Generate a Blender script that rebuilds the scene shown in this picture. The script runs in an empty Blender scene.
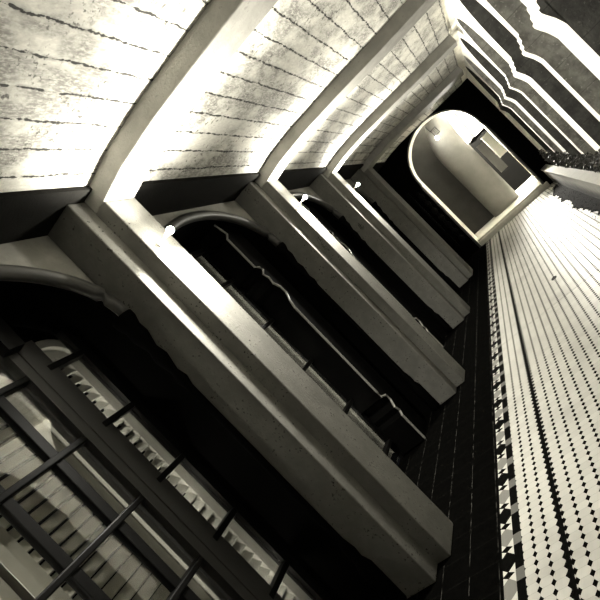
import bpy, bmesh, math, random
from mathutils import Matrix, Vector, noise
sc = bpy.context.scene
COL = sc.collection
R = random.Random(7)

# ------------------------------------------------------------------ node helpers
class G:
    """tiny expression builder over math nodes"""
    def __init__(s, nt): s.nt = nt
    def n(s, t, **k):
        o = s.nt.nodes.new(t)
        for a, b in k.items(): setattr(o, a, b)
        return o
    def put(s, sock, v):
        if isinstance(v, (int, float)): sock.default_value = v
        elif isinstance(v, (tuple, list)): sock.default_value = v
        else: s.nt.links.new(v, sock)
    def m(s, op, a, b=0.0, c=0.0):
        o = s.n('ShaderNodeMath', operation=op)
        s.put(o.inputs[0], a); s.put(o.inputs[1], b); s.put(o.inputs[2], c)
        return o.outputs[0]
    def add(s, a, b): return s.m('ADD', a, b)
    def sub(s, a, b): return s.m('SUBTRACT', a, b)
    def mul(s, a, b): return s.m('MULTIPLY', a, b)
    def div(s, a, b): return s.m('DIVIDE', a, b)
    def lt(s, a, b): return s.m('LESS_THAN', a, b)
    def gt(s, a, b): return s.m('GREATER_THAN', a, b)
    def ab(s, a): return s.m('ABSOLUTE', a)
    def fl(s, a): return s.m('FLOOR', a)
    def fr(s, a): return s.m('FRACT', a)
    def mx(s, a, b): return s.m('MAXIMUM', a, b)
    def mn(s, a, b): return s.m('MINIMUM', a, b)
    def smooth(s, v, lo, hi):
        o = s.n('ShaderNodeMapRange', interpolation_type='SMOOTHSTEP')
        s.put(o.inputs[0], v); o.inputs[1].default_value = lo; o.inputs[2].default_value = hi
        return o.outputs[0]
    def mix(s, f, a, b):
        o = s.n('ShaderNodeMix', data_type='RGBA')
        s.put(o.inputs[0], f); s.put(o.inputs[6], a); s.put(o.inputs[7], b)
        return o.outputs[2]
    def coord(s):
        g = s.n('ShaderNodeNewGeometry')
        x = s.n('ShaderNodeSeparateXYZ'); s.nt.links.new(g.outputs['Position'], x.inputs[0])
        return g.outputs['Position'], x.outputs[0], x.outputs[1], x.outputs[2]
    def noise(s, vec, scale, detail=4, rough=.6):
        o = s.n('ShaderNodeTexNoise'); s.put(o.inputs['Vector'], vec)
        o.inputs['Scale'].default_value = scale; o.inputs['Detail'].default_value = detail
        o.inputs['Roughness'].default_value = rough
        return o.outputs['Fac']
    def scaled(s, vec, sx, sy, sz):
        o = s.n('ShaderNodeVectorMath', operation='MULTIPLY')
        s.put(o.inputs[0], vec); o.inputs[1].default_value = (sx, sy, sz)
        return o.outputs[0]
    def bump(s, h, strength, dist=.01):
        o = s.n('ShaderNodeBump'); s.put(o.inputs['Height'], h)
        o.inputs['Strength'].default_value = strength; o.inputs['Distance'].default_value = dist
        return o.outputs[0]

def C(v, t=1.0):      # warm grey of value v
    return (v, v * (1 - .025 * t), v * (1 - .12 * t), 1)

def newmat(name):
    m = bpy.data.materials.new(name); m.use_nodes = True
    nt = m.node_tree
    return m, G(nt), nt.nodes['Principled BSDF']

def plain(name, v, rough=.6, spec=.5, metallic=0, var=.15, scale=12, bump=.0):
    m, g, b = newmat(name)
    p, x, y, z = g.coord()
    n = g.noise(p, scale)
    g.put(b.inputs['Base Color'], g.mix(n, C(v * (1 - var)), C(v * (1 + var))))
    b.inputs['Roughness'].default_value = rough
    b.inputs['Specular IOR Level'].default_value = spec
    b.inputs['Metallic'].default_value = metallic
    if bump: g.put(b.inputs['Normal'], g.bump(g.noise(p, scale * 6), bump, .004))
    return m

def plaster(name, v, pits=.3, rough=.85, bump=.5, scale=9.0, spec=.25):
    """painted plaster with pitting and faint stains"""
    m, g, b = newmat(name)
    p, x, y, z = g.coord()
    n1 = g.noise(p, scale); n2 = g.noise(p, scale * 9, 3); n3 = g.noise(p, 60, 2, .5)
    col = g.mix(g.smooth(n1, .3, .7), C(v * .86), C(v * 1.08))
    pit = g.mul(g.smooth(n3, .62, .68), g.smooth(n1, .46, .58))
    col = g.mix(g.mul(pit, pits), col, C(v * .12))
    g.put(b.inputs['Base Color'], col)
    b.inputs['Roughness'].default_value = rough
    b.inputs['Specular IOR Level'].default_value = spec
    g.put(b.inputs['Normal'], g.bump(g.add(g.mul(n2, .6), g.mul(n3, .4)), bump, .006))
    return m

def ceiling_mat():
    m, g, b = newmat('board_marked_concrete')
    p, x, y, z = g.coord()
    wob = g.mul(g.sub(g.noise(g.scaled(p, 1, 1, 1), 7, 4), .5), .035)
    xx = g.add(x, wob)
    pitch = .157
    k = g.div(g.add(xx, 5.105), pitch)
    row = g.fl(k); f = g.fr(k)
    d = g.mul(g.mn(f, g.sub(1.0, f)), pitch)               # distance to a board joint
    brk = g.noise(p, 26, 4, .65)
    wid = g.mul(g.smooth(brk, .36, .64), .0085)
    crack = g.lt(d, wid)
    soft = g.mul(g.smooth(d, .016, .0), g.smooth(g.noise(p, 9, 4), .38, .65))
    # streaky grain running across the vault, blotchy grime, chips
    grain = g.noise(g.scaled(p, 26, 8, 10), 3.2, 6, .75)
    blot = g.noise(g.scaled(p, 2.2, 1.2, 1), 1.9, 5, .65)
    chips = g.mul(g.smooth(g.noise(p, 34, 5, .7), .555, .62), g.smooth(g.noise(p, 3.4, 3), .47, .60))
    rowv = g.fr(g.mul(g.m('SINE', g.mul(row, 12.9898)), 43758.5))
    base = g.mix(g.smooth(grain, .3, .7), C(.46), C(.66))
    base = g.mix(g.mul(rowv, .25), base, C(.38))
    base = g.mix(g.mul(g.mul(g.smooth(blot, .42, .62), g.smooth(grain, .34, .56)), .85), base, C(.13))
    base = g.mix(g.mul(soft, .6), base, C(.10))
    base = g.mix(g.mul(chips, .85), base, C(.06))
    base = g.mix(g.mul(crack, .95), base, C(.02))
    g.put(b.inputs['Base Color'], base)
    b.inputs['Roughness'].default_value = .9
    b.inputs['Specular IOR Level'].default_value = .2
    h = g.sub(g.add(g.mul(grain, .5), g.mul(g.noise(p, 50, 4), .4)), g.add(g.mul(crack, .9), g.mul(chips, .4)))
    g.put(b.inputs['Normal'], g.bump(h, .6, .012))
    return m

def floor_mat():
    """octagon and dot tiles, a dark running line and a patterned border"""
    m, g, b = newmat('octagon_dot_tile')
    p, x, y, z = g.coord()
    sx, sy = .0725, .0556
    def dots(x0):
        u = g.div(g.sub(x, x0), sx); v = g.div(y, sy)
        du = g.sub(u, g.m('ROUND', u)); dv = g.sub(v, g.m('ROUND', v))
        dd = g.add(g.div(g.ab(du), .20), g.div(g.ab(dv), .40))
        eu = g.ab(du); ev = g.ab(dv)
        joint = g.mx(g.lt(g.mul(eu, sx), .0011), g.lt(g.mul(ev, sy), .0011))
        idu = g.fl(u); idv = g.fl(v)
        rnd = g.fr(g.mul(g.m('SINE', g.add(g.mul(idu, 12.9898), g.mul(idv, 78.233))), 43758.5453))
        return g.lt(dd, 1.0), joint, rnd
    dR, jR, rR = dots(-.79); dL, jL, rL = dots(-.9675)
    left = g.lt(x, -.88)
    pick = lambda a, c: g.add(g.mul(left, a), g.mul(g.sub(1, left), c))
    dot, joint, rnd = pick(dL, dR), pick(jL, jR), pick(rL, rR)
    grime = g.noise(p, 1.7, 5, .6); fine = g.noise(p, 40, 3)
    white = g.mix(rnd, C(.27), C(.31))
    white = g.mix(g.mul(g.smooth(grime, .45, .75), .45), white, C(.16))
    white = g.mix(g.mul(g.smooth(fine, .62, .74), .3), white, C(.25))
    col = g.mix(g.mul(joint, .7), white, C(.17))
    col = g.mix(dot, col, C(.002))
    # running dark line with toothed edges
    tooth = g.mul(g.ab(g.sub(g.fr(g.div(y, sy)), .5)), .008)
    line = g.lt(g.ab(g.add(x, .8815)), g.add(.0120, tooth))
    col = g.mix(line, col, C(.002))
    # border: black edge | rhombi | black edge with grey teeth
    per = .36
    q = g.fr(g.sub(g.div(y, per), .722))
    inb = g.lt(x, -1.105)
    t = g.div(g.add(x, 1.235), .075)                        # 0..1 across the rhombus strip
    tri = g.ab(g.sub(g.fr(g.mul(q, 2)), .5))                # 0 at tile centre, .5 at its ends
    wid = g.sub(.34, g.mul(g.ab(g.sub(t, .5)), .42))
    inside = g.lt(tri, g.add(wid, .06))
    grey = g.lt(q, .5)
    small = g.lt(g.add(g.div(g.sub(.5, tri), .13), g.div(g.ab(g.sub(t, .5)), .5)), 1.0)
    bc = g.mix(inside, C(.32), g.mix(grey, C(.002), C(.11)))
    bc = g.mix(small, bc, C(.002))
    edge2 = g.gt(x, -1.155)
    notch = g.lt(g.ab(g.sub(g.fr(g.add(g.div(y, .245), .46)), .5)), .16)
    bc = g.mix(edge2, bc, g.mix(notch, C(.002), C(.07)))
    bc = g.mix(g.lt(x, -1.228), bc, C(.0015))
    col = g.mix(inb, col, bc)
    ej = g.lt(g.ab(g.sub(y, 5.36)), .005)
    col = g.mix(g.mul(ej, g.sub(1, inb)), col, C(.05))
    dx = g.add(x, .357); dy = g.sub(y, 6.16)
    blob = g.lt(g.add(g.mul(dx, dx), g.mul(g.mul(dy, dy), .25)), .0011)
    col = g.mix(blob, col, C(.01))
    g.put(b.inputs['Base Color'], col)
    g.put(b.inputs['Roughness'], g.add(.38, g.mul(fine, .18)))
    sepc = g.n('ShaderNodeSeparateColor'); g.put(sepc.inputs[0], col)
    g.put(b.inputs['Specular IOR Level'], g.mul(sepc.outputs[0], .9))
    g.put(b.inputs['Normal'], g.bump(g.sub(g.mul(fine, .3), joint), .15, .002))
    return m

def darktile_mat():
    m, g, b = newmat('black_border_tile')
    p, x, y, z = g.coord()
    n = g.noise(p, 18, 4)
    jx = g.lt(g.ab(g.sub(g.fr(g.div(g.add(x, 3.245), .19)), .5)), .010)
    jy = g.lt(g.ab(g.sub(g.fr(g.div(y, .19)), .5)), .006)
    broken = g.smooth(g.noise(p, 11, 4), .42, .6)
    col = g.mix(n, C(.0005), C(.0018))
    col = g.mix(g.mul(jy, .35), col, C(.012))
    col = g.mix(g.mul(jx, broken), col, C(.035))
    g.put(b.inputs['Base Color'], col)
    g.put(b.inputs['Roughness'], g.add(.35, g.mul(n, .25)))
    b.inputs['Specular IOR Level'].default_value = 0
    return m

def block_mat(name, v):
    """grey stone blocks, thin bed joints"""
    m, g, b = newmat(name)
    p, x, y, z = g.coord()
    n1 = g.noise(p, 7, 5, .65); n2 = g.noise(p, 45, 4, .6)
    j = g.lt(g.ab(g.sub(g.fr(g.div(g.add(z, .02), .29)), .5)), .012)
    col = g.mix(g.smooth(n1, .3, .7), C(v * .5), C(v * 1.2))
    col = g.mix(g.mul(g.smooth(n2, .6, .7), .6), col, C(v * 2.2))
    col = g.mix(g.mul(j, .6), col, C(v * .35))
    g.put(b.inputs['Base Color'], col)
    b.inputs['Roughness'].default_value = .9
    g.put(b.inputs['Normal'], g.bump(g.add(n2, g.mul(n1, .5)), .5, .01))
    return m

def curb_mat():
    m, g, b = newmat('stained_curb_plaster')
    p, x, y, z = g.coord()
    n = g.noise(p, 6, 4); n2 = g.noise(p, 40, 3)
    h = g.add(z, g.mul(g.sub(n, .5), .14))
    col = g.mix(n, C(.22), C(.30))
    col = g.mix(g.mul(g.smooth(n2, .62, .72), .5), col, C(.15))
    col = g.mix(g.smooth(h, .27, .07), col, C(.03))         # soil splashed along the foot
    g.put(b.inputs['Base Color'], col)
    b.inputs['Roughness'].default_value = .85
    g.put(b.inputs['Normal'], g.bump(n2, .3, .005))
    return m

def glass_mat():
    m, g, b = newmat('window_glass')
    nt = m.node_tree
    tr = g.n('ShaderNodeBsdfTransparent'); gl = g.n('ShaderNodeBsdfGlossy')
    gl.inputs['Roughness'].default_value = 0
    tr.inputs[0].default_value = (.9, .9, .88, 1)
    fr = g.n('ShaderNodeFresnel'); fr.inputs[0].default_value = 1.5
    mx = g.n('ShaderNodeMixShader')
    nt.links.new(g.mn(g.mul(fr.outputs[0], .7), .9), mx.inputs[0])
    nt.links.new(tr.outputs[0], mx.inputs[1]); nt.links.new(gl.outputs[0], mx.inputs[2])
    nt.links.new(mx.outputs[0], nt.nodes['Material Output'].inputs[0])
    return m

def emit(name, strength):
    m, g, b = newmat(name)
    b.inputs['Base Color'].default_value = (1, .97, .9, 1)
    b.inputs['Emission Color'].default_value = (1, .965, .84, 1)
    b.inputs['Emission Strength'].default_value = strength
    return m

def foliage_mat():
    m, g, b = newmat('dark_leaf')
    p, x, y, z = g.coord()
    n = g.noise(p, 9, 3)
    g.put(b.inputs['Base Color'], g.mix(n, C(.012), C(.055)))
    b.inputs['Roughness'].default_value = .35
    return m

BULB = 170.0
WINP = .12
M = {}
M['ceil'] = ceiling_mat()
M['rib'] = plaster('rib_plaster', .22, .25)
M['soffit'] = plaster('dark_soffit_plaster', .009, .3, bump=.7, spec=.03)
M['pilaster'] = plaster('pilaster_plaster', .105, .9, spec=.1)
M['wall'] = plaster('lunette_plaster', .24, .2)
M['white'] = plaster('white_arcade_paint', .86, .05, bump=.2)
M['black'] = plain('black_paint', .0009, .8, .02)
M['trim'] = plain('grey_archivolt_paint', .035, .45, .4)
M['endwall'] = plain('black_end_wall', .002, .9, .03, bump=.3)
M['floor'] = floor_mat(); M['dtile'] = darktile_mat()
M['bdark'] = block_mat('dark_stone_blocks', .060); M['blight'] = block_mat('grey_stone_blocks', .38)
M['curb'] = curb_mat(); M['glass'] = glass_mat()
M['frame'] = plain('black_window_frame', .0015, .5, .1)
M['post'] = plain('dark_grey_post', .012, .45, .5)
M['shutter'] = plain('cream_shutter_paint', .45, .5, .4, var=.08)
M['bead'] = plain('grey_bead', .12, .4)
M['metal'] = plain('dark_metal', .03, .4, .5, .6)
M['bulb'] = emit('glowing_bulb', BULB)
M['bulb_dim'] = emit('dim_bulb', 25.0)
M['bulb_lantern'] = emit('lantern_bulb', 26.0)
M['bulb_globe'] = emit('globe_bulb', 260.0)
M['leaf'] = foliage_mat(); M['soil'] = plain('dark_soil', .004, .95, .05, 0, .5, 30, .6)
M['stem'] = plain('stem_bark', .03, .8)
M['pillar'] = plaster('smooth_pillar_plaster', .22, .2, bump=.15, scale=3)
M['striped'] = plaster('dim_grey_plaster', .07, .1, bump=.2, scale=4)
M['step'] = plaster('pale_step_stone', .62, .2, bump=.2)
M['panel'] = plain('pale_panel', .9, .6); M['gpanel'] = plain('grey_panel', .16, .6)
M['ground'] = plain('night_ground', .006, .9)

# ------------------------------------------------------------------ mesh helpers
def bm_box(bm, lo, hi, mi=0, bev=0):
    vs = [bm.verts.new((x, y, z)) for x in (lo[0], hi[0]) for y in (lo[1], hi[1]) for z in (lo[2], hi[2])]
    fs = [(0, 1, 3, 2), (4, 6, 7, 5), (0, 4, 5, 1), (2, 3, 7, 6), (0, 2, 6, 4), (1, 5, 7, 3)]
    out = []
    for f in fs:
        F = bm.faces.new([vs[i] for i in f]); F.material_index = mi; out.append(F)
    if bev:
        es = list({e for F in out for e in F.edges})
        bmesh.ops.bevel(bm, geom=es, offset=bev, segments=2, affect='EDGES', profile=.5)
    return out

def bm_prism(bm, poly, axis, a, b, mi=0):
    """extrude a 2D polygon along an axis between a and b (axis 0: poly is (y,z); 1: (x,z); 2: (x,y))"""
    def P(q, t):
        return {0: (t, q[0], q[1]), 1: (q[0], t, q[1]), 2: (q[0], q[1], t)}[axis]
    A = [bm.verts.new(P(q, a)) for q in poly]; B = [bm.verts.new(P(q, b)) for q in poly]
    n = len(poly)
    for i in range(n):
        bm.faces.new((A[i], A[(i + 1) % n], B[(i + 1) % n], B[i])).material_index = mi
    bm.faces.new(A[::-1]).material_index = mi; bm.faces.new(B).material_index = mi

def bm_tube(bm, pts, rad, seg=8, caps=True, mi=0):
    pts = [Vector(p) for p in pts]; rings = []
    for i, p in enumerate(pts):
        d = (pts[min(i + 1, len(pts) - 1)] - pts[max(i - 1, 0)]).normalized()
        a = d.orthogonal().normalized() if abs(d.z) > .9 else d.cross(Vector((0, 0, 1))).normalized()
        c = d.cross(a).normalized()
        r = rad[i] if isinstance(rad, (list, tuple)) else rad
        rings.append([bm.verts.new(p + a * r * math.cos(t) + c * r * math.sin(t)) for t in [2 * math.pi * k / seg for k in range(seg)]])
    for i in range(len(rings) - 1):
        for k in range(seg):
            bm.faces.new((rings[i][k], rings[i][(k + 1) % seg], rings[i + 1][(k + 1) % seg], rings[i + 1][k])).material_index = mi
    if caps:
        bm.faces.new(rings[0][::-1]).material_index = mi; bm.faces.new(rings[-1]).material_index = mi

def bm_lathe(bm, prof, c, seg=24, mi=0):
    rings = []
    for r, z in prof:
        rings.append([bm.verts.new((c[0] + r * math.cos(2 * math.pi * k / seg), c[1] + r * math.sin(2 * math.pi * k / seg), c[2] + z)) for k in range(seg)])
    for i in range(len(rings) - 1):
        for k in range(seg):
            bm.faces.new((rings[i][k], rings[i][(k + 1) % seg], rings[i + 1][(k + 1) % seg], rings[i + 1][k])).material_index = mi
    bm.faces.new(rings[0][::-1]); bm.faces.new(rings[-1])

def obj(name, bm, mats, parent=None, smooth=False, bevel=0, at=None, fix=True):
    me = bpy.data.meshes.new(name)
    if fix: bmesh.ops.recalc_face_normals(bm, faces=bm.faces[:])
    if at is not None:
        bmesh.ops.translate(bm, verts=bm.verts[:], vec=-Vector(at))
    bm.to_mesh(me); bm.free()
    for m in (mats if isinstance(mats, (list, tuple)) else [mats]): me.materials.append(m)
    o = bpy.data.objects.new(name, me); COL.objects.link(o)
    if at is not None and parent is None: o.location = at
    if parent: o.parent = parent
    if smooth:
        for f in me.polygons: f.use_smooth = True
    if bevel:
        md = o.modifiers.new('bevel', 'BEVEL'); md.width = bevel; md.segments = 2; md.limit_method = 'ANGLE'
    return o

def struct(o): o['kind'] = 'structure'; return o
def tag(o, label, cat, group=None, kind=None):
    o['label'] = label; o['category'] = cat
    if group: o['group'] = group
    if kind: o['kind'] = kind
    return o
def empty(name, loc, label, cat, group=None):
    o = bpy.data.objects.new(name, None); o.empty_display_size = .1; o.location = loc; COL.objects.link(o)
    return tag(o, label, cat, group)
def box_obj(name, lo, hi, mat, parent=None, bevel=0, at=None):
    bm = bmesh.new(); bm_box(bm, lo, hi)
    return obj(name, bm, mat, parent, bevel=bevel, at=at)

# ------------------------------------------------------------------ key dimensions (metres)
XF, XA, XW, XWIN = -1.58, -1.68, -1.93, -2.30      # pier front, pier shoulder, wall, window plane
XR, XBEAM = .85, .72                              # arcade face, beam face above it
BAY, P1Y, W = 2.535, 2.63, .293
PY = [P1Y + BAY * k for k in (-1, 0, 1, 2)] + [10.30]
PW = [W, W, W, W, .50]
YE = 12.8                                         # end wall
Y0 = -1.8

def rib_z(x):
    pts = [(-1.58, 2.82), (-1.35, 2.846), (-1.05, 2.852), (-.5, 2.826), (0, 2.79), (.72, 2.752)]
    for (a, za), (b, zb) in zip(pts, pts[1:]):
        if x <= b:
            t = (x - a) / (b - a); t = t
            return za + (zb - za) * t
    return pts[-1][1]
def vault_z(x): return rib_z(x) + .125

# ------------------------------------------------------------------ floors
bm = bmesh.new(); bm_box(bm, (-1.24, Y0, -.12), (.62, YE, 0)); struct(obj('floor', bm, M['floor']))
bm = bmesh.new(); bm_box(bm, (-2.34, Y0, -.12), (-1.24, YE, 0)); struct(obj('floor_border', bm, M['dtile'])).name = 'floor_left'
bm = bmesh.new(); bm_box(bm, (1.5, -4, -.2), (9, 18, -.05)); struct(obj('ground', bm, M['ground']))

# ------------------------------------------------------------------ ceiling (vault panels)
bm = bmesh.new()
xs = [-1.58 + (2.3 * i / 24) for i in range(25)]
ys = [Y0 + (YE - Y0) * j / 40 for j in range(41)]
grid = [[bm.verts.new((x, y, vault_z(x))) for y in ys] for x in xs]
for i in range(24):
    for j in range(40): bm.faces.new((grid[i][j], grid[i][j + 1], grid[i + 1][j + 1], grid[i + 1][j]))
top = [[bm.verts.new((x, y, 3.25)) for y in (ys[0], ys[-1])] for x in (xs[0], xs[-1])]
bm.faces.new((top[0][0], top[1][0], top[1][1], top[0][1]))
ceil = struct(obj('ceiling', bm, M['ceil'], smooth=True, fix=False))
# flat dark soffit strip between the pilaster fronts and the left wall
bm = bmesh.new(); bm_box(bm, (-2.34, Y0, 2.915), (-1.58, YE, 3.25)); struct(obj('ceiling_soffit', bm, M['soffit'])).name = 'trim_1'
# beam over the arcade
bm = bmesh.new(); bm_box(bm, (XBEAM, Y0, 2.885), (1.25, YE, 3.25)); struct(obj('trim_2', bm, M['white']))

# ------------------------------------------------------------------ ribs and pilasters
rib_lab = ['pale plaster ceiling rib behind the camera end, above the nearest pilaster',
           'nearest pale plaster ceiling rib, crossing the top left of the view',
           'second pale plaster ceiling rib from the near end, rising from the second lit pilaster',
           'third pale plaster ceiling rib, rising from the farthest lit pilaster',
           'farthest dim plaster ceiling rib just before the black end wall']
pil_lab = ['stepped plaster pilaster beside the camera with a small bulb lamp',
           'nearest and longest stepped plaster pilaster, right of the gridded window',
           'second stepped plaster pilaster, between the two dark arched recesses',
           'third stepped plaster pilaster with the farthest glowing wall lamp',
           'dark unlit stepped plaster pilaster nearest the black end wall']
for k, (y, w) in enumerate(zip(PY, PW)):
    if k > 0:
        bm = bmesh.new()
        xs_ = [-1.68] + [-1.58 + 2.3 * i / 20 for i in range(21)]
        lo = [(x, rib_z(max(x, -1.58))) for x in xs_]
        hi = [(x, 3.1) for x in xs_[::-1]]
        bm_prism(bm, lo + hi, 1, y, y + w)
        bm.normal_update()
        for f_ in bm.faces:
            if f_.normal.z < -.8: f_.material_index = 1  # undersides painted white, standing in for lamp light on them
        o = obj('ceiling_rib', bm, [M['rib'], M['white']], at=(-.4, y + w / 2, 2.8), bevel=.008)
        tag(o, rib_lab[k], 'rib', 'ribs across the passage ceiling')
    if k == 0: continue
    e = empty('pilaster', (-1.75, y + w / 2, 0), pil_lab[k], 'pilaster', 'pilasters along the left wall')
    def shaft(name, lo, hi, seed):
        bm = bmesh.new(); bm_box(bm, lo, hi)
        return obj(name, bm, M['pilaster'], e, bevel=.008, at=(-1.75, y + w / 2, 0))
    shaft('backing', (XW + .003, y - .14, 0), (XA, y + w + .14, 2.915), 1)
    shaft('shaft', (XA - .005, y, 0), (XF, y + w, 2.82), 2)

# scratched marks on the pilaster sides
M['ink'] = plain('faded_ink', .02, .9, .05)
bm = bmesh.new()
for pts in ([(-1.60, 2.05), (-1.64, 2.06), (-1.66, 2.00), (-1.63, 1.97), (-1.61, 2.01), (-1.63, 2.05)], [(-1.62, 2.02), (-1.655, 1.97), (-1.66, 1.92), (-1.635, 1.89), (-1.62, 1.92), (-1.645, 1.95)], [(-1.615, 2.07), (-1.65, 1.94), (-1.625, 1.88)]):
    bm_tube(bm, [(x + .005, PY[2] - .001, z) for x, z in pts], .0022, 5)
pil = [o for o in bpy.data.objects if o.name.startswith('pilaster')]
def mark(bm, k):
    p = next(o for o in pil if o['label'] == pil_lab[k])
    obj('scribble', bm, M['ink'], p, at=p.location)
mark(bm, 2)
bm = bmesh.new()
for pts in ([(-1.79, 2.04), (-1.80, 1.96), (-1.775, 1.93), (-1.765, 1.96)], [(-1.81, 2.02), (-1.82, 1.95), (-1.79, 1.92)], [(-1.80, 1.99), (-1.77, 1.99)]):
    bm_tube(bm, [(x, PY[3] - .141, z) for x, z in pts], .005, 5)
mark(bm, 3)

# a first pilaster stands beside the camera
e = empty('pilaster', (-1.75, PY[0] + W / 2, 0), pil_lab[0], 'pilaster', 'pilasters along the left wall')
for nm, lo, hi in (('backing', (XW + .003, PY[0] - .14, 0), (XA, PY[0] + W + .14, 2.915)), ('shaft', (XA - .005, PY[0], 0), (XF, PY[0] + W, 2.82))):
    bm = bmesh.new(); bm_box(bm, lo, hi); obj(nm, bm, M['pilaster'], e, bevel=.008, at=(-1.75, PY[0] + W / 2, 0))

# wall lamps
UPW, DNW, OUTW = 27, 75, 46
def lamp_light(kind, name, loc, power, size=.03):
    L = bpy.data.lights.new(name, kind); L.energy = power; L.color = (1, .965, .86); L.shadow_soft_size = size
    o = bpy.data.objects.new(name, L); o.location = loc; COL.objects.link(o); return o
def spot(name, loc, d, ang, power, blend=.6):
    o = lamp_light('SPOT', name, loc, power); o.data.spot_size = math.radians(ang); o.data.spot_blend = blend
    o.rotation_euler = Vector(d).to_track_quat('-Z', 'Y').to_euler()
lamp_lab = ['small bare bulb wall lamp on the pilaster beside the camera',
            'small glowing wall lamp on the nearest pilaster, largest of the glowing lamps',
            'small glowing wall lamp on the second pilaster, between the recesses',
            'small glowing wall lamp on the third pilaster, farthest of the lit row']
for k in range(4):
    yc = PY[k] + (.10 if k == 1 else .145); zc = 2.45; XO = XF + .12
    e = empty('wall_lamp', (XF, yc, zc), lamp_lab[k], 'lamp', 'bulb lamps on the pilasters')
    bm = bmesh.new()
    bm_tube(bm, [(XF - .002, yc, zc), (XF + .014, yc, zc)], .026, 16)
    obj('mounting_plate', bm, M['white'], e, at=(XF, yc, zc))
    bm = bmesh.new()
    bm_tube(bm, [(XF + .01, yc, zc), (XO - .05, yc, zc)], .007, 8)
    bm_tube(bm, [(XO - .05, yc, zc), (XO - .017, yc, zc)], .013, 12)
    obj('arm', bm, M['white'], e, at=(XF, yc, zc))
    bm = bmesh.new(); bmesh.ops.create_icosphere(bm, subdivisions=2, radius=.022, matrix=Matrix.Translation((XO, yc, zc)))
    obj('bulb', bm, M['bulb'] if k else M['bulb_dim'], e, smooth=True, at=(XF, yc, zc))
    spot('up_beam', (XO, yc, zc + .03), (.72, 0, 1), 146, UPW)  # unseen spots added to shape and strengthen the bulb's light
    if k: spot('down_beam', (XO, yc, zc - .03), (-.45, 0, -1), 140, DNW, 1.0)
    spot('out_beam', (XO + .035, yc, zc), (1, 0, -.05), 114, OUTW)

# ------------------------------------------------------------------ left wall with arched recesses
bm = bmesh.new()
trims = []
ARC_A, ARC_B, SPR = 1.0, .55, 2.27
def arch_pts(yc, a, b, n=32): return [(yc - a * math.cos(math.pi * i / n), SPR + b * math.sin(math.pi * i / n)) for i in range(n + 1)]
edges = [(PY[k] + PW[k] + .10, PY[k + 1] - .10) for k in range(4)]
edges.insert(0, (Y0, PY[0] - .10)); edges.append((PY[4] + PW[4] + .10, YE))
for k, (ya, yb) in enumerate(edges):
    if k in (0, 5):
        bm_box(bm, (-2.3, ya, 0), (XW, yb, 2.93), 0); continue
    yc = (ya + yb) / 2; a = min(ARC_A, (yb - ya) / 2 - .03)
    if k == 4: yc, a = (PY[3] + PW[3] + .14 + PY[4] - .14) / 2, .95
    pts = arch_pts(yc, a, ARC_B)
    def quad(A, Bq, mi): bm.faces.new([bm.verts.new(v) for v in (*A, *Bq)]).material_index = mi
    for (y1, z1), (y2, z2) in zip(pts, pts[1:]):
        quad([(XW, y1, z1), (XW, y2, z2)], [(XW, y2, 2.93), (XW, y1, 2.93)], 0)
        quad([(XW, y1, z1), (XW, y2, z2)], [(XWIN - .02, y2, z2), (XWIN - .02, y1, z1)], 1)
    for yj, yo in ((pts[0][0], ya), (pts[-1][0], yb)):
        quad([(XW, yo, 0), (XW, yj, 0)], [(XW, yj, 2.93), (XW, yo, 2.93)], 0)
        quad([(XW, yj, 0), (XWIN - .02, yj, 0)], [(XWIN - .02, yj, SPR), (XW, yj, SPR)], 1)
    trims.append((yc, a))
struct(obj('wall_left', bm, [M['wall'], M['black']]))

# rounded grey mouldings round the arches, with small imposts
for k, (yc, a) in enumerate(trims):
    bm = bmesh.new()
    path = [(XW + .012, y, z) for y, z in arch_pts(yc, a + .0, ARC_B + .0, 40)]
    bm_tube(bm, path, .042, 12)
    struct(obj('trim_%d' % (k + 3), bm, M['trim'], smooth=True))
    # dark carved jambs under the moulding
    for s in (-1, 1):
        yj = yc + s * a
        prof = [(.03, 0), (.05, .02), (.05, .30), (.03, .36), (.035, .42), (.022, .50), (.022, 1.72), (.036, 1.78), (.022, 1.84), (.044, 1.95), (.030, 2.02), (.055, 2.12), (.05, 2.18), (.07, 2.23), (.07, 2.27)]
        bm = bmesh.new(); bm_lathe(bm, prof, (XW + .0, yj - s * .035, 0), 12)
        o = obj('jamb_colonnette', bm, M['black'], smooth=True, at=(XW, yj - s * .035, 0))
        names = ['gridded window', 'second arched recess', 'third arched recess', 'last arched recess']
        tag(o, 'thin black turned colonnette at the %s side of the %s' % ('near' if s < 0 else 'far', names[k]), 'column', 'black turned jamb colonnettes')

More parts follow.
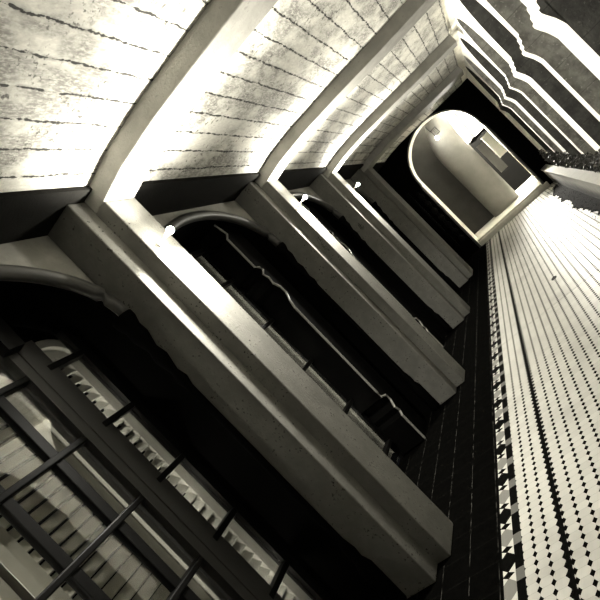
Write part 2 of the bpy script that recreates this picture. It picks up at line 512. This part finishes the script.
# ------------------------------------------------------------------ windows
ZB = [.17, .60, 1.03, 1.465, 1.885, 2.31]
c1 = (edges[1][0] + edges[1][1]) / 2
def window(idx, yA, yB, posts, bars, zbars, ztop, xf=.03):
    yc = (yA + yB) / 2
    root = struct(box_obj('window_%d' % idx, (XWIN - .03, yB - .0, 0), (XWIN + xf, yB + .06, ztop), M['frame']))
    box_obj('frame_stile', (XWIN - .03, yA - .06, 0), (XWIN + .03, yA, ztop), M['frame'], root)
    box_obj('frame_rail', (XWIN - .03, yA, ztop - .04), (XWIN + .03, yB, ztop), M['frame'], root)
    for z in zbars:
        bm = bmesh.new(); bm_box(bm, (XWIN - .02, yA, z - .018), (XWIN + .045, yB, z + .018)); obj('glazing_bar', bm, M['frame'], root, bevel=.008)
    for y in bars:
        bm = bmesh.new(); bm_box(bm, (XWIN - .02, y - .03, 0), (XWIN + .03, y + .03, ztop - .04)); obj('mullion', bm, M['frame'], root, bevel=.006)
    for (a, b) in posts:
        bm = bmesh.new()
        bm_prism(bm, [(XWIN - .03, a), (XWIN + .05, a), (XWIN + .05, a + .055), (XWIN + .042, a + .06), (XWIN + .05, a + .065), (XWIN + .05, a + .135), (XWIN + .036, a + .14), (XWIN + .036, b), (XWIN - .03, b)], 2, 0, 2.50)
        obj('post', bm, M['post'], root)
    box_obj('glass', (XWIN - .004, yA, 0.05), (XWIN, yB, ztop - .02), M['glass'], root)
    return root
def add_baffle(root):
    box_obj('post_flange', (XWIN - .125, 2.142, 0), (XWIN - .03, 2.150, 2.50), M['frame'], root)  # unseen plate added to keep the cavity light off the wide shutter
w1 = window(1, .60, 2.415, [(2.0, 2.2), (.80, 1.0)], [1.81, 1.495, 1.18], ZB, 2.78)
add_baffle(w1)
box_obj('closer', (XWIN + .05, 1.97, 2.46), (XWIN + .12, 2.075, 2.66), M['frame'], w1)
# the black surround of each recess
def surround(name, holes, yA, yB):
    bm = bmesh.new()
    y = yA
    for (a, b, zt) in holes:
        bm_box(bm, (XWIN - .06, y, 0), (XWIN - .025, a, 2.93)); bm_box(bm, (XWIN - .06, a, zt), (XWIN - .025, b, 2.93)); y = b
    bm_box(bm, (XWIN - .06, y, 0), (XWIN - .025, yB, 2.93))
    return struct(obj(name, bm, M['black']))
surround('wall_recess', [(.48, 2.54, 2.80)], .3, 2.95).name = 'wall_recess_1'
for k in (1, 2, 3):
    a, b = 3.60 + BAY * (k - 1), 4.43 + BAY * (k - 1)
    ya, yb = edges[k + 1][0] - .2, edges[k + 1][1] + .2
    surround('wall_recess_%d' % (k + 1), [(a - .1, b + .1, 2.70)], ya, yb)
    window(k + 1, a, b + .02, [], [b - .26], [.20, .71, 1.24, 1.76, 2.285], 2.70, -.002)
    # moulded post that stands at the far side of this window: a thing of profile
    yo = BAY * (k - 1)
    prof = [(4.455, 0), (4.50, 0), (4.50, .30), (4.535, .34), (4.505, .40), (4.56, .47), (4.545, .53), (4.455, .56), (4.45, .62), (4.465, 1.70), (4.50, 1.78), (4.565, 1.86), (4.56, 1.94), (4.50, 2.00), (4.52, 2.07), (4.475, 2.12), (4.55, 2.16), (4.53, 2.20), (4.455, 2.22), (4.455, 2.58), (4.53, 2.63), (4.50, 2.70), (4.47, 2.76)]
    bm = bmesh.new()
    bm_prism(bm, [(y + yo, z) for y, z in prof] + [(4.80 + yo, 2.76), (4.80 + yo, 0)], 0, XWIN - .02, -2.035)
    o = empty('door_surround', (-2.1, 4.6 + yo, 0), ['black moulded door surround with grey edge in the second recess', 'black moulded door surround with grey edge in the third recess', 'black moulded door surround in the last dark recess'][k - 1], 'door surround', 'black door surrounds in the recesses')
    obj('surround_body', bm, M['black'], o, at=(-2.1, 4.6 + yo, 0))
    bm = bmesh.new()
    bm_tube(bm, [(-2.03, y + yo + .008, z) for y, z in prof[1:]], .011, 6)  # the bead's grey stands for light caught along the arris
    tag(obj('edge_bead', bm, M['bead'], o, at=(-2.1, 4.6 + yo, 0)), 'thin grey moulded edge', '') if False else obj('edge_bead', bm, M['bead'], o, at=(-2.1, 4.6 + yo, 0))
    # pale blind behind the glass
    bm = bmesh.new(); bm_box(bm, (-2.515, a - .1, 0), (-2.50, b + .50, 2.80))
    bm_box(bm, (-2.50, b + .29, 0), (-2.47, b + .50, 2.74))
    tag(obj('window_blind', bm, M['shutter'], at=(-2.5, (a + b) / 2, 0)), ['pale flat blind behind the narrow panes of the second recess', 'pale flat blind behind the panes of the third recess', 'pale flat blind hidden in the last recess'][k - 1], 'blind', 'pale window blinds')

# louvered shutters behind window 1
def shutter(yA, yB, ztop, label):
    """arched leaf: casing board, stiles and tilted slats"""
    e = empty('louvered_shutter', (-2.47, (yA + yB) / 2, 0), label, 'shutter', 'cream louvered shutters')
    yc, r = (yA + yB) / 2, (yB - yA) / 2
    def arch_frame(name, r0, r1, x0, x1, zs):
        bm = bmesh.new(); n = 20
        out = [(yc + r0, 0)] + [(yc + r0 * math.cos(math.pi * i / n), zs + r0 * .95 * math.sin(math.pi * i / n)) for i in range(n + 1)] + [(yc - r0, 0)]
        inn = [(yc + r1, 0)] + [(yc + r1 * math.cos(math.pi * i / n), zs + r1 * .95 * math.sin(math.pi * i / n)) for i in range(n + 1)] + [(yc - r1, 0)]
        F = lambda L, x: [bm.verts.new((x, y, z)) for y, z in L]
        o0, i0, o1, i1 = F(out, x0), F(inn, x0), F(out, x1), F(inn, x1)
        for k in range(len(out) - 1):
            for A, B_ in ((o0, i0), (o1, i1), (o0, o1), (i0, i1)):
                bm.faces.new((A[k], A[k + 1], B_[k + 1], B_[k]))
        return obj(name, bm, M['shutter'], e, at=(-2.47, yc, 0))
    arch_frame('casing', r, r - .055, -2.50, -2.43, ztop)
    arch_frame('leaf_frame', r - .065, r - .125, -2.52, -2.46, ztop)
    bm = bmesh.new(); z = .1
    rr = r - .12
    while z < ztop + rr * .9:
        h = rr if z < ztop else math.sqrt(max(.001, rr * rr - ((z - ztop) / .95) ** 2))
        q = [(-2.468, z), (-2.462, z + .006), (-2.500, z + .060), (-2.506, z + .054)]
        bm_prism(bm, q, 1, yc - h, yc + h); z += .0705
    obj('slats', bm, M['shutter'], e, at=(-2.47, yc, 0))
    return e
shutter(1.40, 2.105, 2.26, 'cream louvered shutter behind the wide panes left of the dark post')
shutter(2.14, 2.605, 2.33, 'narrow arched cream louvered shutter right of the dark post')
shutter(.64, 1.36, 2.26, 'cream louvered shutter behind the panes nearest the camera')
bm = bmesh.new(); bm_box(bm, (-2.75, .2, 0), (-2.70, YE, 3.0)); struct(obj('wall_back', bm, M['black']))

# ------------------------------------------------------------------ right arcade
TH = .36
thin = [P1Y + W / 2 + BAY * k for k in (-1, 0, 1, 2, 3)]
thin = [.27, 2.80, 5.34, 7.89, 10.55]
wide = [1.54, 4.13, 6.65, 9.28, 11.85]
PT = sorted([(y, .10) for y in thin] + [(y, .215) for y in wide])
IMP, ASPR, AAPX = 1.73, 2.02, 2.87
# pier fronts: white plastered face (projecting imposts) on stone shafts
ordn = ['first', 'second', 'third', 'fourth', 'fifth', 'sixth', 'seventh', 'eighth', 'ninth', 'tenth']
vis = 0
def sides(bm):
    bm.normal_update()
    for f_ in bm.faces:
        if abs(f_.normal.y) > .8: f_.material_index = 1
def impost_prof():   # (x offset towards the passage, z)
    return [(0, 1.70), (-.006, 1.73), (-.020, 1.78), (-.040, 1.825), (-.054, 1.86), (-.054, 1.885), (-.040, 1.89), (-.034, 1.93), (-.018, 1.945), (-.012, 1.99), (0, 2.0)]
for i, (y, h) in enumerate(PT):
    if y < 3: 
        lab = '%s white-faced arcade pier beside the camera, %s' % ('slender' if h < .15 else 'broad', ordn[i] + ' from the near end')
    else:
        lab = '%s white-faced arcade pier, %s from the near end of the right side' % ('slender' if h < .15 else 'broad', ordn[i])
    e = empty('arcade_pier', (XR, y, 0), lab, 'pier', 'piers of the right arcade')
    stone = M['blight'] if h < .15 else M['bdark']
    bm = bmesh.new(); bm_box(bm, (XR + .03, y - h, .0), (XR + TH, y + h, ASPR)); obj('stone_shaft', bm, stone, e, at=(XR, y, 0))
    bm = bmesh.new(); bm_box(bm, (XR, y - h, .0), (XR + .03, y + h, ASPR)); sides(bm); obj('white_face', bm, [M['white'], stone], e, at=(XR, y, 0))
    bm = bmesh.new(); bm_prism(bm, [(XR + x, z) for x, z in impost_prof()] , 1, y - h - .004, y + h + .004); sides(bm); obj('impost', bm, [M['white'], stone], e, at=(XR, y, 0))
# spandrel wall above the piers, with tall arches; intrados keeps the stone of its far pier
bm = bmesh.new()
def quad(vs, mi): bm.faces.new([bm.verts.new(v) for v in vs]).material_index = mi
for (y1, h1), (y2, h2) in zip(PT, PT[1:]):
    a, b = y1 + h1, y2 - h2; yc = (a + b) / 2; r = (b - a) / 2; n = 28
    pts = [(yc - r * math.cos(math.pi * i / n), ASPR + (AAPX - ASPR) * math.sin(math.pi * i / n) ** .9) for i in range(n + 1)]
    for (p, z), (q, w_) in zip(pts, pts[1:]):
        quad([(XR, p, z), (XR, q, w_), (XR, q, 2.9), (XR, p, 2.9)], 0)
        far = (p + q) / 2 > yc
        mi = (2 if h2 < .15 else 1) if far else (2 if h1 < .15 else 1)
        quad([(XR, p, z), (XR, q, w_), (XR + TH, q, w_), (XR + TH, p, z)], mi)
        quad([(XR + TH, p, z), (XR + TH, q, w_), (XR + TH, q, 2.9), (XR + TH, p, 2.9)], 1)
for y, h in PT:
    quad([(XR, y - h, ASPR), (XR, y + h, ASPR), (XR, y + h, 2.9), (XR, y - h, 2.9)], 0)
quad([(XR, PT[-1][0] + .22, 0), (XR, YE, 0), (XR, YE, 2.9), (XR, PT[-1][0] + .22, 2.9)], 0)
struct(obj('wall_right', bm, [M['white'], M['bdark'], M['blight']], fix=False))

# low planter wall in front of the arcade, its soil bed, soil washed on to the tiles
bm = bmesh.new(); bm_prism(bm, [(.62, -.1), (.62, .35), (.605, .355), (.605, .385), (.755, .395), (.755, -.1)], 1, Y0, YE)
o = tag(obj('planter_wall', bm, M['curb'], at=(.68, 6, 0), bevel=.006), 'low pale plaster planter wall along the right side of the floor', 'low wall')
bm = bmesh.new(); bm_box(bm, (.755, Y0, -.1), (1.6, YE, .30)); struct(obj('floor_planting_bed', bm, M['soil'])).name = 'ground_planting_bed'
bm = bmesh.new()
n = 150; prev = None
for i in range(n + 1):
    y = 3.0 + (YE - .75 - 3.0) * i / n
    wv = .085 + .13 * noise.noise(Vector((y * 1.3, .3, 0))) + .07 * noise.noise(Vector((y * 5, 2.3, 0))) + .035 * noise.noise(Vector((y * 19, 7, 0)))
    wv = max(.02, wv + .12 * min(1, max(0, (y - 4.5) / 2.5)))
    row = [bm.verts.new((.62, y, .012)), bm.verts.new((.62 - wv * .8, y, .009)), bm.verts.new((.62 - wv, y, .001))]
    if prev:
        for a in range(2): bm.faces.new((prev[a], prev[a + 1], row[a + 1], row[a]))
    prev = row
for i in range(900):        # crumbs and fallen leaves
    y = R.uniform(4.2, YE - .8); x = .60 - abs(R.gauss(0, .14))
    if x < .1: continue
    s = R.uniform(.006, .016); a = R.uniform(0, 6.28)
    c, d = math.cos(a) * s, math.sin(a) * s
    z = R.uniform(.004, .012)
    bm.faces.new([bm.verts.new(v) for v in ((x + c, y + d, z), (x - d * .5, y + c * .5, z + .006), (x - c, y - d, z), (x + d * .5, y - c * .5, z + .003))])
tag(obj('washed_soil', bm, M['soil'], at=(.5, 8, 0), fix=False), 'dark soil and fallen leaves spilled along the foot of the planter wall', 'soil', kind='stuff')

# shrubs
def shrub(x, y, rad, top, n, leaf, label, rx=.036):
    e = empty('shrub', (x, y, .30), label, 'plant', 'shrubs in the planter')
    bs = bmesh.new(); bl = bmesh.new()
    for k in range(5):
        a = R.uniform(0, 6.28); q = (x + rx * .7 * math.cos(a), y + rad * .8 * math.sin(a), .30 + (top - .3) * R.uniform(.6, .95))
        bm_tube(bs, [(x, y, .29), ((x + q[0]) / 2 + R.uniform(-.03, .03), (y + q[1]) / 2, (.3 + q[2]) / 2 + .03), q], [.008, .006, .003], 5)
    for k in range(n):
        while True:
            p = Vector((R.uniform(-1, 1), R.uniform(-1, 1), R.uniform(-1, 1)))
            if .35 < p.length < 1: break
        p = Vector((x + p.x * rx, y + p.y * rad * 1.15, .30 + (top - .30) * (.5 + .5 * p.z)))
        d = Vector((R.gauss(0, 1), R.gauss(0, 1), R.gauss(.1, .8))).normalized(); u = d.orthogonal().normalized()
        u = (Matrix.Rotation(R.uniform(0, 6.28), 3, d) @ u); nrm = d.cross(u)
        L = leaf * R.uniform(.7, 1.3); Wd = L * .34
        v = [p, p + d * L * .35 + u * Wd + nrm * Wd * .3, p + d * L, p + d * L * .35 - u * Wd + nrm * Wd * .3, p + d * L * .5]
        V = [bl.verts.new(c) for c in v]
        bl.faces.new((V[0], V[1], V[4])); bl.faces.new((V[1], V[2], V[4])); bl.faces.new((V[2], V[3], V[4])); bl.faces.new((V[3], V[0], V[4]))
    obj('stems', bs, M['stem'], e, at=(x, y, .30))
    obj('foliage', bl, M['leaf'], e, at=(x, y, .30), fix=False)
places = ['nearest to the camera', 'at the foot of the fourth pier', 'between the fourth and fifth piers', 'at the foot of the fifth pier', 'at the foot of the sixth pier', 'just past the sixth pier', 'at the foot of the seventh pier', 'at the foot of the eighth pier', 'between the eighth and ninth piers', 'at the foot of the ninth pier', 'in the far corner by the end wall']
for i, (y, top, rad) in enumerate([(3.5, .62, .2), (4.2, .66, .2), (4.8, .70, .22), (5.5, .68, .2), (6.3, .70, .22), (7.1, .68, .22), (7.9, .66, .22), (8.8, .70, .24), (9.7, .70, .24), (10.6, .74, .25), (11.7, .78, .28)]):
    shrub(.785, y, rad * 1.3, top, 460, .036, 'small dark leafy shrub in the planter ' + places[i])
shrub(1.12, 6.0, .16, 1.02, 34, .13, 'broad-leaved plant growing between the fifth and sixth piers', .10)
shrub(1.12, 4.77, .17, 1.12, 40, .15, 'broad-leaved plant with large glossy leaves at the right edge', .10)
shrub(1.12, 7.27, .15, .95, 30, .12, 'broad-leaved plant growing between the sixth and seventh piers', .10)

# ------------------------------------------------------------------ end wall with round-headed doorway
JL, JR, AR, AZ = -1.37, .43, .90, 2.04
bm = bmesh.new(); n = 36; yc = (JL + JR) / 2
pts = [(yc - AR * math.cos(math.pi * i / n), AZ + AR * math.sin(math.pi * i / n)) for i in range(n + 1)]
def eq(vs, mi): bm.faces.new([bm.verts.new(v) for v in vs]).material_index = mi
for (p, z), (q, w_) in zip(pts, pts[1:]):
    for Y in (YE, YE + .70): eq([(p, Y, z), (q, Y, w_), (q, Y, 3.4), (p, Y, 3.4)], 0)
    eq([(p, YE, z), (q, YE, w_), (q, YE + .70, w_), (p, YE + .70, z)], 1)
for a, b in ((-2.75, JL), (JR, 1.6)):
    for Y in (YE, YE + .70): eq([(a, Y, 0), (b, Y, 0), (b, Y, 3.4), (a, Y, 3.4)], 0)
for x in (JL, JR): eq([(x, YE, 0), (x, YE + .70, 0), (x, YE + .70, AZ), (x, YE, AZ)], 1)
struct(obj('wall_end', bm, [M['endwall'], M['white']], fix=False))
# slim bead round the doorway, stepping in at the impost
bm = bmesh.new()
path = [(JL - .03, YE - .012, 0), (JL - .03, YE - .012, AZ - .16), (JL + .0, YE - .012, AZ - .05)] + [(p, YE - .012, z) for p, z in pts[1:-1]] + [(JR, YE - .012, AZ - .05), (JR + .035, YE - .012, AZ - .16), (JR + .03, YE - .012, 0)]
bm_tube(bm, path, .022, 6); struct(obj('trim_9', bm, M['bead'], smooth=True))
# carved panel ornament left of the doorway
bm = bmesh.new()
for k in range(7):
    z = .45 + k * .22
    bmesh.ops.create_uvsphere(bm, u_segments=10, v_segments=6, radius=.07, matrix=Matrix.Translation((-1.55, YE - .035, z)) @ Matrix.Diagonal((1, .35, 1.2, 1)))
    bmesh.ops.create_uvsphere(bm, u_segments=8, v_segments=6, radius=.035, matrix=Matrix.Translation((-1.55, YE - .035, z + .11)) @ Matrix.Diagonal((1, .35, 1.2, 1)))
bm_box(bm, (-1.78, YE - .03, .35), (-1.70, YE - .003, 2.05))
tag(obj('carved_panel', bm, M['frame'], smooth=True, at=(-1.6, YE, 1)), 'black carved panel of round bosses on the end wall left of the doorway', 'panel')
# step under the doorway
bm = bmesh.new(); bm_box(bm, (JL + .02, YE - .06, 0), (JR + .10, YE - .003, .115)); bm_box(bm, (JL + .03, YE - .02, .02), (JR - .02, YE + .69, .16))
tag(obj('door_step', bm, M['step'], at=(-.5, YE, 0), bevel=.008), 'pale stone step across the foot of the end doorway', 'step')

# ------------------------------------------------------------------ room beyond the doorway
bm = bmesh.new(); bm_box(bm, (-2.75, YE + .70, -.1), (2.2, 16.4, .12)); struct(obj('floor_beyond', bm, M['step']))
bm = bmesh.new(); bm_box(bm, (-2.75, 16.2, .12), (2.2, 16.4, 1.98), 0); bm_box(bm, (-2.75, 16.2, 1.98), (2.2, 16.4, 3.4), 1); struct(obj('wall_far', bm, [M['endwall'], M['white']]))
bm = bmesh.new(); bm_box(bm, (-2.75, YE + .70, 3.3), (2.2, 16.4, 3.5)); struct(obj('ceiling_beyond', bm, M['white']))
bm = bmesh.new(); bm_box(bm, (-2.75, 14.8, .12), (-.25, 14.95, 3.3)); struct(obj('wall_beyond_left', bm, M['striped']))
bm = bmesh.new(); bm_box(bm, (1.1, YE + .70, .12), (1.3, 16.2, 3.3)); struct(obj('wall_beyond_right', bm, M['endwall']))
# rounded pillar: left edge curls in at the top, right edge flares out
bm = bmesh.new(); rings = []; N = 40
for j in range(31):
    z = .12 + (3.2 - .12) * j / 30
    t = max(0, (z - 1.95) / .95)
    l = -.815 + .26 * min(1.6, t) ** 2.2; r_ = -.055 + .10 * min(1.3, t) ** 2
    cx, rx = (l + r_) / 2, (r_ - l) / 2
    rings.append([bm.verts.new((cx + rx * math.cos(2 * math.pi * k / N), 14.46 + .25 * math.sin(2 * math.pi * k / N), z)) for k in range(N)])
for a, b in zip(rings, rings[1:]):
    for k in range(N): bm.faces.new((a[k], a[(k + 1) % N], b[(k + 1) % N], b[k]))
bm.faces.new(rings[0][::-1]); bm.faces.new(rings[-1])
tag(obj('round_pillar', bm, M['pillar'], smooth=True, at=(-.43, 14.46, .12)), 'broad smooth rounded pillar seen through the end doorway', 'pillar')
# curved dark rib in front of the bright upper wall
bm = bmesh.new(); bm_tube(bm, [(.12 + .10 * math.sin(t * 1.6), 16.14, 1.93 + 1.37 * t) for t in [i / 12 for i in range(13)]], .058, 8)
tag(obj('curved_bar', bm, M['metal'], smooth=True, at=(.15, 16.14, 2)), 'thin dark curved bar against the bright upper wall beyond the doorway', 'bar')
# dark shelf edge and hanging panels
e = empty('dark_shelf', (.35, 14.3, 1.95), 'black shelf with a thin pale edge under the bright upper wall', 'shelf')
bm = bmesh.new(); bm_box(bm, (.0, 14.2, 1.86), (1.1, 14.5, 1.93)); obj('board', bm, M['endwall'], e, at=(.35, 14.3, 1.95))
bm = bmesh.new(); bm_box(bm, (.0, 14.19, 1.935), (1.1, 14.21, 1.955)); obj('edge_strip', bm, M['panel'], e, at=(.35, 14.3, 1.95))
bm = bmesh.new(); bm_box(bm, (.235, 14.5, 1.12), (.46, 14.56, 1.80)); tag(obj('hanging_panel', bm, M['panel'], at=(.34, 14.53, 1.86)), 'white hanging panel inside the doorway, right of the grey one', 'panel', 'panels hanging beyond the doorway')
bm = bmesh.new(); bm_box(bm, (.02, 14.42, .84), (.228, 14.48, 1.72)); tag(obj('hanging_panel', bm, M['gpanel'], at=(.12, 14.45, 1.86)), 'dark grey hanging panel beside the rounded pillar', 'panel', 'panels hanging beyond the doorway')

# lantern on a bracket
LX, LY, LZ = -.45, 13.92, 2.56
e = empty('lantern', (LX, LY, LZ), 'caged lantern with a glowing bulb hanging before the rounded pillar', 'lantern')
at = (LX, LY, LZ)
bm = bmesh.new(); bm_tube(bm, [(LX - .02, LY, LZ + .62), (LX - .02, LY, LZ + .20)], .008, 8); bm_tube(bm, [(LX - .02, LY, LZ + .20), (LX + .12, LY, LZ + .20)], .008, 8); obj('hanging_rod', bm, M['metal'], e, at=at)
bm = bmesh.new()
for dx in (0, .14):
    for dy in (-.06, .06): bm_box(bm, (LX + dx - .006, LY + dy - .006, LZ + .04), (LX + dx + .006, LY + dy + .006, LZ + .20))
for z in (.04, .20): bm_box(bm, (LX - .01, LY - .07, LZ + z - .008), (LX + .15, LY + .07, LZ + z + .008))
for k in range(4): bm_box(bm, (LX + .03, LY - .065, LZ + .065 + .03 * k), (LX + .135, LY - .058, LZ + .078 + .03 * k))
obj('cage', bm, M['metal'], e, at=at)
bm = bmesh.new(); bmesh.ops.create_icosphere(bm, subdivisions=2, radius=.045, matrix=Matrix.Translation((LX + .0, LY - .02, LZ - .02))); obj('bulb', bm, M['bulb_lantern'], e, smooth=True, at=at)
# lamp of the far room, behind the pillar, and added unseen fill lights in the window cavities
lamp_light('POINT', 'far_room_lamp', (-.05, 14.90, 2.45), 420, .07)
lamp_light('POINT', 'doorway_lamp', (.30, 13.75, 2.95), 6, .05)  # unseen light added to brighten the white hanging panel
for y, p in ((.92, 3.2), (2.185, 1.5), (4.14, 1.6), (4.14 + BAY, 1.3)):
    for z in (.6, 1.3, 2.0): lamp_light('POINT', 'window_lamp', ({.92: -2.40, 2.185: -2.352}.get(y, -2.36), y, z), p, .012)

# ------------------------------------------------------------------ world, camera
w = bpy.data.worlds.new('night'); sc.world = w; w.use_nodes = True
w.node_tree.nodes['Background'].inputs[0].default_value = (.9, .92, 1, 1)
w.node_tree.nodes['Background'].inputs[1].default_value = .0008

f, cx, cy, yaw, pit, roll = 535.041, 312.293, 311.631, .408, .012, .795
c, s, cp, sp = math.cos(yaw), math.sin(yaw), math.cos(pit), math.sin(pit)
Rv = Vector((c, s, 0)); F = Vector((-s * cp, c * cp, sp)); U = Rv.cross(F)
cr, sr = math.cos(roll), math.sin(roll)
X = Rv * sr - U * cr; Yv = Rv * cr + U * sr; Z = -F
cam = bpy.data.cameras.new('camera'); co = bpy.data.objects.new('camera', cam); COL.objects.link(co)
mw = Matrix((X, Yv, Z)).transposed().to_4x4(); mw.translation = (0, 0, 1.5); co.matrix_world = mw
cam.sensor_width = 36; cam.lens = f * 36 / 600; cam.shift_x = -(cx - 300) / 600; cam.shift_y = (cy - 300) / 600
cam.clip_start = .05
sc.camera = co
sc.cycles.caustics_reflective = False; sc.cycles.caustics_refractive = False
vs = sc.view_settings
vs.view_transform = 'Standard'; vs.look = 'None'; vs.exposure = 2.8; vs.gamma = 1.0; vs.use_curve_mapping = False
